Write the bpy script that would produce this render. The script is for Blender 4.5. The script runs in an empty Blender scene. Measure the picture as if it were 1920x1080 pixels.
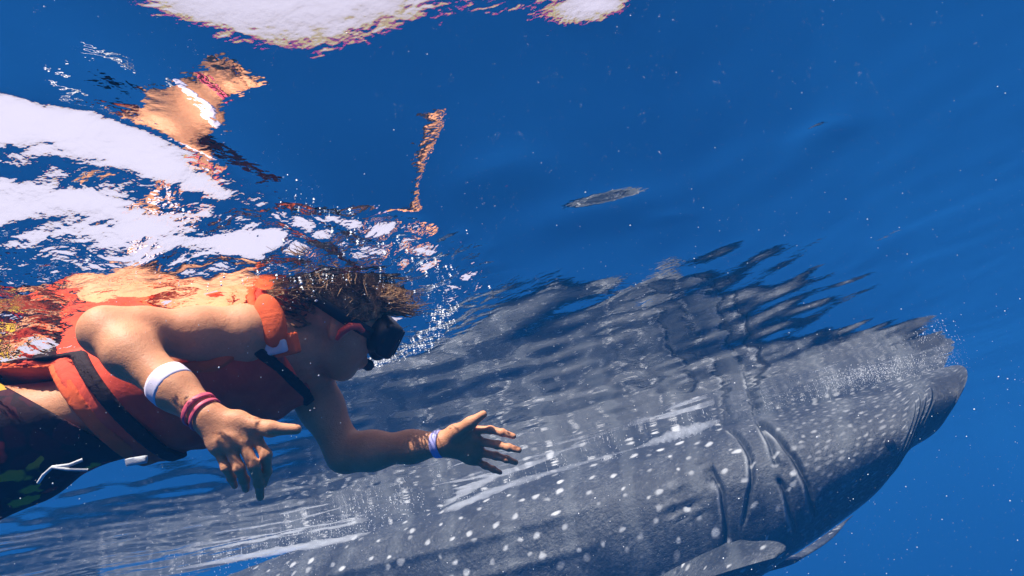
import bpy, bmesh, math, random
import numpy as np
from mathutils import Vector, Matrix

# ------------------------------------------------------------------ camera, sky, sun, exposure
scene = bpy.context.scene
COL = scene.collection
D = 0.66                                   # camera depth below the mean water level
FPX = 1387.0                               # focal length for a 1920 px wide picture
PITCH, ROLL = math.radians(20.7), math.radians(14.0)
CAM = np.array([0.0, 0.0, -D])
_F = np.array([0.0, math.cos(PITCH), math.sin(PITCH)])
_R0 = np.array([1.0, 0.0, 0.0]); _U0 = np.array([0.0, -math.sin(PITCH), math.cos(PITCH)])
_R = math.cos(ROLL) * _R0 - math.sin(ROLL) * _U0
_U = math.sin(ROLL) * _R0 + math.cos(ROLL) * _U0
cd = bpy.data.cameras.new("camera"); cam = bpy.data.objects.new("camera", cd); COL.objects.link(cam)
cd.sensor_width = 36.0; cd.lens = FPX / 1920.0 * 36.0; cd.clip_start = 0.02; cd.clip_end = 500.0
M = Matrix.Identity(4)
for i in range(3):
    M[i][0], M[i][1], M[i][2], M[i][3] = _R[i], _U[i], -_F[i], CAM[i]
cam.matrix_world = M
scene.camera = cam

SUN_TO = Vector((-0.22, -0.41, 0.88)).normalized()      # direction towards the sun
sun_elev = math.asin(SUN_TO.z); sun_az = math.atan2(SUN_TO.x, SUN_TO.y)
world = bpy.data.worlds.new("World"); scene.world = world; world.use_nodes = True
wn = world.node_tree.nodes; wl = world.node_tree.links
bg = wn["Background"]
sky = wn.new("ShaderNodeTexSky"); sky.sky_type = 'NISHITA'; sky.sun_disc = False
sky.sun_elevation = sun_elev; sky.sun_rotation = sun_az
sky.dust_density = 4.0; sky.air_density = 1.0
veil = wn.new("ShaderNodeMix"); veil.data_type = 'RGBA'; veil.inputs[0].default_value = 0.80   # thin bright cloud
veil.inputs[7].default_value = (6.1, 5.5, 6.6, 1)
wl.new(sky.outputs[0], veil.inputs[6]); wl.new(veil.outputs[2], bg.inputs[0])
bg.inputs[1].default_value = 0.10
sd = bpy.data.lights.new("sun", 'SUN'); sun = bpy.data.objects.new("sun", sd); COL.objects.link(sun)
sd.energy = 5.0; sd.angle = math.radians(0.5); sd.color = (1.0, 0.95, 0.88)
sun.rotation_euler = SUN_TO.to_track_quat('Z', 'Y').to_euler()
scene.view_settings.view_transform = 'Standard'; scene.view_settings.look = 'None'
scene.view_settings.gamma = 1.0; scene.view_settings.exposure = 0.9
scene.view_settings.use_curve_mapping = False
scene.cycles.use_denoising = True
scene.cycles.max_bounces = 12; scene.cycles.transparent_max_bounces = 12
scene.cycles.volume_bounces = 4; scene.cycles.glossy_bounces = 6
scene.cycles.sample_clamp_indirect = 6.0

rng = np.random.default_rng(7)
random.seed(7)

# ------------------------------------------------------------------ helpers
def P(u, v, d):
    """world point seen along direction (u, v) at forward distance d"""
    return CAM + d * (_F + _R * ((u - 960.0) / FPX) + _U * ((540.0 - v) / FPX))

def S(u, v, z=0.0):
    """where that direction meets the level z"""
    w = _F + _R * ((u - 960.0) / FPX) + _U * ((540.0 - v) / FPX)
    return CAM + w * ((z - CAM[2]) / w[2])

def nrm(v):
    v = np.asarray(v, float); return v / np.linalg.norm(v)

def link(name, me, mat=None, parent=None):
    o = bpy.data.objects.new(name, me); COL.objects.link(o)
    if mat is not None: me.materials.append(mat)
    if parent is not None: o.parent = parent
    return o

def mesh_np(name, v, faces, smooth=True):
    """faces: int array (n, 3) or (n, 4)"""
    me = bpy.data.meshes.new(name)
    v = np.asarray(v, np.float32); faces = np.asarray(faces, np.int32); k = faces.shape[1]
    me.vertices.add(len(v)); me.vertices.foreach_set("co", v.ravel())
    me.loops.add(faces.size); me.loops.foreach_set("vertex_index", faces.ravel())
    me.polygons.add(len(faces)); me.polygons.foreach_set("loop_start", np.arange(0, faces.size, k, dtype=np.int32))
    me.update(calc_edges=True); me.validate()
    if smooth: me.polygons.foreach_set("use_smooth", np.ones(len(me.polygons), bool))
    return me

def empty(name, loc, label, cat, group=None):
    o = bpy.data.objects.new(name, None); COL.objects.link(o); o.location = loc
    o.empty_display_size = 0.1
    tag(o, label, cat, group); return o

def tag(o, label=None, cat=None, group=None, kind=None):
    if label: o["label"] = label
    if cat: o["category"] = cat
    if group: o["group"] = group
    if kind: o["kind"] = kind
    return o

class NT:
    """small node-tree writer"""
    def __init__(s, name):
        s.m = bpy.data.materials.new(name); s.m.use_nodes = True
        s.t = s.m.node_tree; s.t.nodes.clear()
        s.out = s.t.nodes.new("ShaderNodeOutputMaterial")
    def n(s, typ, ins=None, **props):
        nd = s.t.nodes.new(typ)
        for k, v in props.items(): setattr(nd, k, v)
        for k, v in (ins or {}).items():
            if isinstance(v, bpy.types.NodeSocket): s.t.links.new(v, nd.inputs[k])
            else: nd.inputs[k].default_value = v
        return nd
    def math(s, op, a, b=0.0, c=0.0, clamp=False):
        return s.n("ShaderNodeMath", {0: a, 1: b, 2: c}, operation=op, use_clamp=clamp).outputs[0]
    def mix(s, f, a, b):
        return s.n("ShaderNodeMix", {0: f, 6: a, 7: b}, data_type='RGBA').outputs[2]
    def ramp(s, f, stops):
        r = s.n("ShaderNodeValToRGB", {0: f}); e = r.color_ramp.elements
        while len(e) < len(stops): e.new(0.5)
        for el, (p, c) in zip(e, stops): el.position = p; el.color = c
        return r.outputs[0]
    def sstep(s, x, a, b):
        return s.n("ShaderNodeMapRange", {0: x, 1: a, 2: b, 3: 0.0, 4: 1.0}, interpolation_type='SMOOTHSTEP').outputs[0]
    def noise(s, vec, scale, detail=3.0, rough=0.5, dist=0.0):
        return s.n("ShaderNodeTexNoise", {"Vector": vec, "Scale": scale, "Detail": detail, "Roughness": rough, "Distortion": dist}).outputs[0]

def C(r, g, b): return (r, g, b, 1.0)

def cloth(name, col, col2=None, rough=0.8, weave=900.0, bump=0.25, spec=0.2):
    t = NT(name); co = t.n("ShaderNodeTexCoord").outputs["Object"]
    f = t.noise(co, 14.0, 4.0)
    c = t.mix(t.sstep(f, 0.35, 0.68), C(*col), C(*(col2 or [x * 0.72 for x in col])))
    h = t.math('ADD', t.noise(co, weave, 2.0), t.math('MULTIPLY', t.noise(co, 22.0, 4.0, 0.55, 0.8), 7.0))
    b = t.n("ShaderNodeBump", {"Strength": bump, "Distance": 0.006, "Height": h})
    p = t.n("ShaderNodeBsdfPrincipled", {"Base Color": c, "Roughness": rough, "Specular IOR Level": spec, "Normal": b.outputs[0]})
    t.t.links.new(p.outputs[0], t.out.inputs[0]); return t.m

# ------------------------------------------------------------------ materials
def mat_skin():
    t = NT("skin"); co = t.n("ShaderNodeTexCoord").outputs["Object"]
    f = t.noise(co, 9.0, 5.0, 0.6); g = t.noise(co, 160.0, 3.0, 0.6)
    c = t.mix(t.sstep(f, 0.3, 0.7), C(0.56, 0.235, 0.115), C(0.66, 0.305, 0.16))
    c = t.mix(t.math('MULTIPLY', t.sstep(g, 0.52, 0.75), 0.35), c, C(0.36, 0.14, 0.075))
    h = t.math('ADD', t.noise(co, 420.0, 2.0), t.math('MULTIPLY', t.noise(co, 55.0, 3.0), 2.0))
    b = t.n("ShaderNodeBump", {"Strength": 0.28, "Distance": 0.003, "Height": h})
    p = t.n("ShaderNodeBsdfPrincipled", {"Base Color": c, "Roughness": 0.5, "Specular IOR Level": 0.2, "Normal": b.outputs[0],
            "Subsurface Weight": 0.15, "Subsurface Radius": (0.012, 0.004, 0.002), "Subsurface Scale": 0.6})
    t.t.links.new(p.outputs[0], t.out.inputs[0]); return t.m

def mat_plain(name, col, rough=0.5, spec=0.4):
    t = NT(name); co = t.n("ShaderNodeTexCoord").outputs["Object"]
    f = t.noise(co, 40.0, 4.0)
    c = t.mix(f, C(*col), C(*[x * 0.8 for x in col]))
    b = t.n("ShaderNodeBump", {"Strength": 0.12, "Distance": 0.002, "Height": t.noise(co, 220.0, 2.0)})
    p = t.n("ShaderNodeBsdfPrincipled", {"Base Color": c, "Roughness": rough, "Specular IOR Level": spec, "Normal": b.outputs[0]})
    t.t.links.new(p.outputs[0], t.out.inputs[0]); return t.m

def mat_water():
    """dielectric sheet: each colour has its own index, so the edge of the window of sky is fringed"""
    t = NT("water_surface")
    geo = t.n("ShaderNodeNewGeometry")
    v = geo.outputs["Position"]
    att = t.n("ShaderNodeAttribute", attribute_name="rough_water").outputs["Fac"]
    h1 = t.noise(v, 22.0, 2.0, 0.5, 0.6); h2 = t.noise(v, 70.0, 2.0, 0.5)
    hh = t.math('ADD', t.math('MULTIPLY', h1, 1.0), t.math('MULTIPLY', h2, 0.35))
    amp = t.math('ADD', 0.0005, t.math('MULTIPLY', att, 0.0055))
    b = t.n("ShaderNodeBump", {"Strength": 1.0, "Distance": 1.0, "Height": t.math('MULTIPLY', hh, amp)})
    fr = [t.n("ShaderNodeFresnel", {"IOR": i, "Normal": b.outputs[0]}).outputs[0] for i in (1.331, 1.3365, 1.345)]
    refl = t.n("ShaderNodeCombineColor", {0: fr[0], 1: fr[1], 2: fr[2]}).outputs[0]
    tr = t.n("ShaderNodeCombineColor", {i: t.math('SUBTRACT', 1.0, fr[i]) for i in range(3)}).outputs[0]
    g = t.n("ShaderNodeBsdfGlossy", {"Color": refl, "Roughness": 0.0, "Normal": b.outputs[0]})
    tt = t.n("ShaderNodeBsdfTransparent", {"Color": tr})
    a = t.n("ShaderNodeAddShader", {0: g.outputs[0], 1: tt.outputs[0]})
    t.t.links.new(a.outputs[0], t.out.inputs[0]); return t.m

def mat_haze():
    t = NT("sea_water")
    p = t.n("ShaderNodeVolumePrincipled", {"Color": C(0.015, 0.152, 0.435), "Density": 0.049, "Anisotropy": 0.0,
            "Absorption Color": C(0.0, 0.0, 0.0)})
    t.t.links.new(p.outputs[0], t.out.inputs[1]); return t.m

def mat_shark():
    t = NT("whale_shark_skin")
    uv = t.n("ShaderNodeUVMap", uv_map="UVMap").outputs[0]; co = t.n("ShaderNodeTexCoord").outputs["Object"]
    sep = t.n("ShaderNodeSeparateXYZ", {0: uv})
    u = sep.outputs[0]
    def spots(scale, r0, r1, rnd):
        vo = t.n("ShaderNodeTexVoronoi", {"Vector": wuv, "Scale": scale, "Randomness": rnd}, feature='F1', voronoi_dimensions='2D')
        cc = t.n("ShaderNodeSeparateColor", {0: vo.outputs["Color"]})
        dd = t.math('SUBTRACT', vo.outputs["Distance"], t.math('MULTIPLY', cc.outputs[0], r1))
        br = t.math('ADD', 0.35, t.math('MULTIPLY', cc.outputs[1], 0.65))
        return t.math('MULTIPLY', br, t.math('SUBTRACT', 1.0, t.sstep(dd, r0 * 0.0, r0 * 1.5)))
    wn_ = t.n("ShaderNodeTexNoise", {"Vector": uv, "Scale": 9.0, "Detail": 2.0}).outputs[1]
    wuv = t.n("ShaderNodeVectorMath", {0: uv, 1: t.n("ShaderNodeVectorMath", {0: wn_, 1: (0.07, 0.07, 0.0)}, operation='MULTIPLY').outputs[0]}, operation='ADD').outputs[0]
    head = t.math('MULTIPLY', spots(12.0, 0.17, 0.10, 0.6), 0.42)
    body = spots(5.4, 0.085, 0.085, 0.95)
    small = spots(13.0, 0.09, 0.10, 1.0)
    is_head = t.sstep(u, 1.30, 1.15)
    sp = t.mix(is_head, body, head)
    sp = t.math('ADD', t.n("ShaderNodeRGBToBW", {0: sp}).outputs[0], t.math('MULTIPLY', small, 0.12), clamp=True)
    n1 = t.noise(co, 2.4, 5.0, 0.6); n2 = t.noise(co, 26.0, 4.0, 0.65)
    base = t.mix(n1, C(0.007, 0.0095, 0.015), C(0.022, 0.028, 0.038))
    base = t.mix(t.math('MULTIPLY', t.sstep(n2, 0.45, 0.8), 0.3), base, C(0.10, 0.11, 0.125))
    # pale vertical bars across the flank
    wav = t.math('SINE', t.math('ADD', t.math('MULTIPLY', u, 13.0), t.math('MULTIPLY', n1, 5.0)))
    base = t.mix(t.math('MULTIPLY', t.sstep(wav, 0.5, 1.0), 0.14), base, C(0.2, 0.22, 0.23))
    caus1 = t.noise(t.n("ShaderNodeMapping", {"Vector": wuv, "Scale": (5.0, 38.0, 1.0), "Rotation": (0, 0, 0.5)}).outputs[0], 1.6, 4.0, 0.6, 1.8)
    caus2 = t.math('SUBTRACT', 1.0, t.math('MULTIPLY', t.math('ABSOLUTE', t.math('SUBTRACT', caus1, 0.5)), 26.0), clamp=True)
    base = t.mix(t.math('MULTIPLY', t.math('MULTIPLY', caus2, t.sstep(n1, 0.42, 0.62)), 0.30), base, C(0.36, 0.38, 0.39))  # caustic light painted into the skin colour as thin pale lines
    belly = t.n("ShaderNodeAttribute", attribute_name="belly").outputs["Fac"]
    base = t.mix(belly, base, C(0.34, 0.36, 0.37))
    mouth = t.n("ShaderNodeAttribute", attribute_name="mouth").outputs["Fac"]
    c = t.mix(t.math('MULTIPLY', sp, 0.70), base, C(0.62, 0.64, 0.66))
    edge = t.n("ShaderNodeAttribute", attribute_name="gill").outputs["Fac"]
    c = t.mix(t.math('MULTIPLY', edge, 0.85), c, C(0.5, 0.52, 0.53))
    c = t.mix(mouth, c, C(0.012, 0.014, 0.018))
    h = t.math('ADD', t.noise(co, 40.0, 4.0, 0.6), t.math('MULTIPLY', n2, 1.5))
    b = t.n("ShaderNodeBump", {"Strength": 0.35, "Distance": 0.02, "Height": h})
    p = t.n("ShaderNodeBsdfPrincipled", {"Base Color": c, "Roughness": 0.55, "Specular IOR Level": 0.3, "Normal": b.outputs[0]})
    t.t.links.new(p.outputs[0], t.out.inputs[0]); return t.m

def mat_floral():
    t = NT("floral_cloth"); co = t.n("ShaderNodeTexCoord").outputs["Object"]
    wv = t.n("ShaderNodeVectorMath", {0: co, 1: t.n("ShaderNodeVectorMath", {0: t.n("ShaderNodeTexNoise", {"Vector": co, "Scale": 22.0}).outputs[1], 1: (0.06, 0.06, 0.06)}, operation='MULTIPLY').outputs[0]}, operation='ADD').outputs[0]
    vo = t.n("ShaderNodeTexVoronoi", {"Vector": wv, "Scale": 21.0})
    ch = t.n("ShaderNodeSeparateColor", {0: vo.outputs["Color"]}).outputs[0]
    pal = t.ramp(ch, [(0.0, C(0.03, 0.012, 0.016)), (0.40, C(0.06, 0.012, 0.02)), (0.62, C(0.6, 0.04, 0.03)),
                      (0.74, C(0.55, 0.33, 0.03)), (0.92, C(0.16, 0.04, 0.05)), (0.96, C(0.05, 0.04, 0.12))])
    pal.node.color_ramp.interpolation = 'CONSTANT'
    c = t.mix(t.sstep(vo.outputs["Distance"], 0.42, 0.62), pal, C(0.022, 0.012, 0.018))
    b = t.n("ShaderNodeBump", {"Strength": 0.4, "Distance": 0.006, "Height": t.noise(co, 30.0, 4.0)})
    p = t.n("ShaderNodeBsdfPrincipled", {"Base Color": c, "Roughness": 0.8, "Specular IOR Level": 0.2, "Normal": b.outputs[0]})
    t.t.links.new(p.outputs[0], t.out.inputs[0]); return t.m

def mat_hair():
    t = NT("wet_brown_hair"); co = t.n("ShaderNodeTexCoord").outputs["Object"]
    f = t.noise(co, 60.0, 5.0, 0.65)
    c = t.mix(t.sstep(f, 0.35, 0.7), C(0.09, 0.045, 0.022), C(0.46, 0.25, 0.11))
    b = t.n("ShaderNodeBump", {"Strength": 0.8, "Distance": 0.006, "Height": t.noise(co, 180.0, 4.0, 0.6, 1.5)})
    p = t.n("ShaderNodeBsdfPrincipled", {"Base Color": c, "Roughness": 0.45, "Specular IOR Level": 0.4, "Normal": b.outputs[0]})
    t.t.links.new(p.outputs[0], t.out.inputs[0]); return t.m

MAT = dict(skin=mat_skin(), water=mat_water(), haze=mat_haze(), shark=mat_shark(), floral=mat_floral(), hair=mat_hair(),
           vest=cloth("orange_red_nylon", (0.80, 0.095, 0.045), (0.66, 0.06, 0.03)),
           trim=cloth("bright_orange_trim", (0.85, 0.13, 0.035)),
           web=cloth("black_webbing", (0.03, 0.016, 0.018), weave=500.0),
           reflective=cloth("grey_reflective_strip", (0.62, 0.64, 0.68), rough=0.5),
           cord=cloth("pale_cord", (0.7, 0.7, 0.72)),
           black=mat_plain("black_rubber", (0.012, 0.012, 0.016), 0.45),
           lens=mat_plain("dark_lens", (0.01, 0.012, 0.02), 0.12, 0.6),
           redrubber=mat_plain("red_rubber", (0.72, 0.07, 0.05), 0.5),
           whiteband=mat_plain("white_lilac_band", (0.80, 0.72, 0.86), 0.5),
           pinkband=mat_plain("pink_red_band", (0.72, 0.10, 0.16), 0.5),
           lilacband=mat_plain("lilac_blue_band", (0.42, 0.40, 0.75), 0.5),
           nail=mat_plain("nail", (0.62, 0.36, 0.28), 0.3),
           eye=mat_plain("shark_eye", (0.01, 0.01, 0.012), 0.15),
           bubble=mat_plain("white_bubble", (0.85, 0.88, 0.9), 0.4))

# ------------------------------------------------------------------ water surface
def wave_sum(x, y, n, l0, l1, slope, seed, dir0=0.0, spread=3.14):
    """n crossing waves, wave lengths l0..l1, total root-mean-square slope `slope`"""
    r = np.random.default_rng(seed); h = np.zeros_like(x)
    lam = np.exp(r.uniform(math.log(l0), math.log(l1), n)); th = dir0 + r.uniform(-spread, spread, n)
    ph = r.uniform(0, 6.283, n)
    for L, t, p in zip(lam, th, ph):
        k = 6.2832 / L
        h += np.sin(k * (math.cos(t) * x + math.sin(t) * y) + p) * (slope * math.sqrt(2.0 / n) / k)
    return h

def seg_dist(x, y, pts):
    """distance to a polyline in the level plane"""
    best = np.full(x.shape, 1e9)
    for a, b in zip(pts[:-1], pts[1:]):
        ax, ay = a[:2]; bx, by = b[0] - a[0], b[1] - a[1]
        t = np.clip(((x - ax) * bx + (y - ay) * by) / (bx * bx + by * by), 0, 1)
        best = np.minimum(best, np.hypot(x - ax - t * bx, y - ay - t * by))
    return best

def sm(x, a, b):
    t = np.clip((x - a) / (b - a), 0, 1); return t * t * (3 - 2 * t)

BODY_LINE = [S(-700, 620), S(-100, 600), S(250, 560), S(480, 560), S(640, 560)]   # where the swimmer breaks the surface
HEAD_LINE = [S(560, 540), S(640, 590)]
CREST = [S(-500, 90) + np.array([-4.0, 0.3, 0]), S(-500, 90), S(0, 225), S(180, 258), S(300, 288), S(450, 335), S(600, 350), S(600, 350) + np.array([5.0, 0.2, 0])]   # crest of the swimmer's own wave

def stir(x, y):
    """how stirred the water is around the swimmer (0..1)"""
    d = seg_dist(x, y, BODY_LINE)
    e = seg_dist(x, y, HEAD_LINE)
    return np.maximum(sm(d, 0.44, 0.30), sm(e, 0.40, 0.33))

def bump(x, y, c, ang, a, b, h):
    dx, dy = x - c[0], y - c[1]
    p = math.cos(ang) * dx + math.sin(ang) * dy; q = -math.sin(ang) * dx + math.cos(ang) * dy
    return h * np.exp(-(p / a) ** 2 - (q / b) ** 2)

LONE = [(935, 330, 0.35, 0.10, 0.075, 0.014), (1120, 398, 0.25, 0.16, 0.08, 0.017), (1250, 405, 0.3, 0.06, 0.03, 0.005),
        (1545, 258, 0.35, 0.09, 0.06, 0.012), (850, 425, 0.3, 0.03, 0.03, 0.006), (1110, -30, 0.35, 0.07, 0.06, 0.0065)]

def signed_line(x, y, pts):
    """distance to a polyline, positive on its far side"""
    d = seg_dist(x, y, pts)
    xs = np.array([p[0] for p in pts]); ys = np.array([p[1] for p in pts])
    return d * np.sign(y - np.interp(x, xs, ys))

def rough(x, y):
    return np.maximum(stir(x, y), 0.6 * sm(x, S(700, 340)[0], S(300, 300)[0]) * sm(signed_line(x, y, CREST), -0.06, 0.06) * sm(seg_dist(x, y, CREST), 0.8, 0.5))

def height(x, y):
    r = np.hypot(x, y)
    far = sm(r, 60.0, 20.0)
    calm = 0.25 + 0.75 * sm(r, 0.8, 2.2)
    h = wave_sum(x, y, 9, 1.6, 5.0, 0.026, 3) * far * calm
    h += wave_sum(x, y, 22, 0.35, 1.3, 0.019, 5, 1.2, 1.5) * sm(r, 40.0, 12.0) * calm
    h += wave_sum(x, y, 40, 0.13, 0.50, 0.027, 8) * sm(r, 16.0, 7.0) * (0.25 + 0.75 * sm(r, 0.75, 1.5))
    s = rough(x, y)
    e = np.minimum(seg_dist(x, y, BODY_LINE), seg_dist(x, y, HEAD_LINE))
    h += -0.045 * sm(e, 0.62, 0.12) + 0.042 * sm(seg_dist(x, y, BODY_LINE), 0.28, 0.03)
    h += s * (wave_sum(x, y, 26, 0.12, 0.40, 0.10, 11) + wave_sum(x, y, 30, 0.04, 0.11, 0.13, 12))
    h += sm(e, 0.34, 0.22) * wave_sum(x, y, 24, 0.05, 0.16, 0.11, 14)
    h += sm(seg_dist(x, y, HEAD_LINE), 0.40, 0.34) * wave_sum(x, y, 30, 0.03, 0.08, 0.15, 15)
    q = signed_line(x, y, CREST)
    qs = np.linspace(-1.0, 1.0, 401)
    # water rises towards the crest, then falls steeply in two steps towards the back of the swimmer
    up = (0.125 + 0.05 * sm(qs, -0.40, -0.02)) * sm(qs, -0.55, -0.40) * sm(qs, 0.015, -0.015)
    dn = -0.26 * sm(qs, -0.015, 0.015) * sm(qs, 0.09, 0.06) + 0.03 * sm(qs, 0.07, 0.09) * sm(qs, 0.15, 0.13) - 0.28 * sm(qs, 0.13, 0.16) * sm(qs, 0.30, 0.22)
    cu, cd_ = np.cumsum(up) * 0.005 - 0.025, np.cumsum(dn) * 0.005
    back = sm(q, 0.75, 0.40)
    h += (0.10 + 0.90 * sm(x, S(520, 150)[0], S(80, 150)[0])) * np.interp(q, qs, cu) * back * sm(q, -0.95, -0.6)
    h += sm(x, S(520, 340)[0], S(260, 300)[0]) * np.interp(q, qs, cd_) * back
    # a few lone wavelets that catch the image of the shark
    for (u, v, ang, a_, b_, hh) in LONE: h += bump(x, y, S(u, v), ang, a_, b_, hh)
    return h

def build_water():
    rr = [0.04]
    while rr[-1] < 150.0: rr.append(rr[-1] * (1.0056 if 0.4 < rr[-1] < 9 else 1.02))
    rr = np.array(rr)
    front = np.radians(np.arange(35.0, 155.0, 0.24)); back = np.radians(np.arange(155.0, 395.0, 3.0))
    th = np.concatenate([front, back])
    RR, TH = np.meshgrid(rr, th, indexing='ij')
    X, Y = RR * np.cos(TH), RR * np.sin(TH)
    Z = height(X, Y); st = rough(X, Y)
    nr, nt = X.shape
    V = np.stack([X, Y, Z], -1).reshape(-1, 3)
    i, j = np.meshgrid(np.arange(nr - 1), np.arange(nt), indexing='ij'); j2 = (j + 1) % nt
    Q = np.stack([i * nt + j, (i + 1) * nt + j, (i + 1) * nt + j2, i * nt + j2], -1).reshape(-1, 4)
    me = mesh_np("water_surface", V, Q)
    c = len(V)
    at = me.attributes.new("rough_water", 'FLOAT', 'POINT'); at.data.foreach_set("value", st.ravel().astype(np.float32))
    o = link("water_surface", me, MAT["water"]); tag(o, kind="structure"); return o
build_water()

def build_haze():
    x, y0, y1, z0, z1 = 170.0, -170.0, 170.0, -170.0, 0.45
    v = [(a, b, c) for c in (z0, z1) for a, b in ((-x, y0), (x, y0), (x, y1), (-x, y1))]
    f = [(3, 2, 1, 0), (4, 5, 6, 7), (0, 1, 5, 4), (1, 2, 6, 5), (2, 3, 7, 6), (3, 0, 4, 7)]
    o = link("haze", mesh_np("haze", v, f, False), MAT["haze"]); tag(o, kind="stuff")
build_haze()

# ------------------------------------------------------------------ whale shark
def spline(xs, ys, q):
    """smooth interpolation through stations (Catmull-Rom style tangents)"""
    xs = np.asarray(xs, float); ys = np.asarray(ys, float)
    m = np.gradient(ys, xs, axis=0)
    i = np.clip(np.searchsorted(xs, q) - 1, 0, len(xs) - 2)
    h = (xs[i + 1] - xs[i]); t = (q - xs[i]) / h
    if ys.ndim == 2: h, t = h[:, None], t[:, None]
    return ((1 + 2 * t) * (1 - t) ** 2 * ys[i] + t * (1 - t) ** 2 * h * m[i] + t * t * (3 - 2 * t) * ys[i + 1] + t * t * (t - 1) * h * m[i + 1])

SHARK_LABEL = "huge dark grey whale shark with white spots swimming along the water surface"
# (u, v) of the back line, (u, v) of the belly line, forward distance, half width
ST = [((1788, 685), (1746, 778), 5.12, 0.54), ((1766, 691), (1724, 812), 5.14, 0.57), ((1725, 700), (1676, 846), 5.17, 0.61),
      ((1650, 729), (1622, 912), 5.24, 0.65), ((1550, 753), (1545, 972), 5.33, 0.69), ((1440, 780), (1450, 1036), 5.44, 0.72),
      ((1330, 806), (1365, 1095), 5.55, 0.75), ((1150, 858), (1220, 1180), 5.74, 0.76), ((900, 934), (985, 1262), 6.02, 0.70),
      ((640, 1006), (720, 1320), 6.35, 0.60), ((350, 1110), (410, 1340), 6.75, 0.46), ((0, 1220), (40, 1390), 7.3, 0.28),
      ((-330, 1310), (-310, 1400), 7.9, 0.13), ((-560, 1370), (-550, 1420), 8.4, 0.07)]

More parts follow.
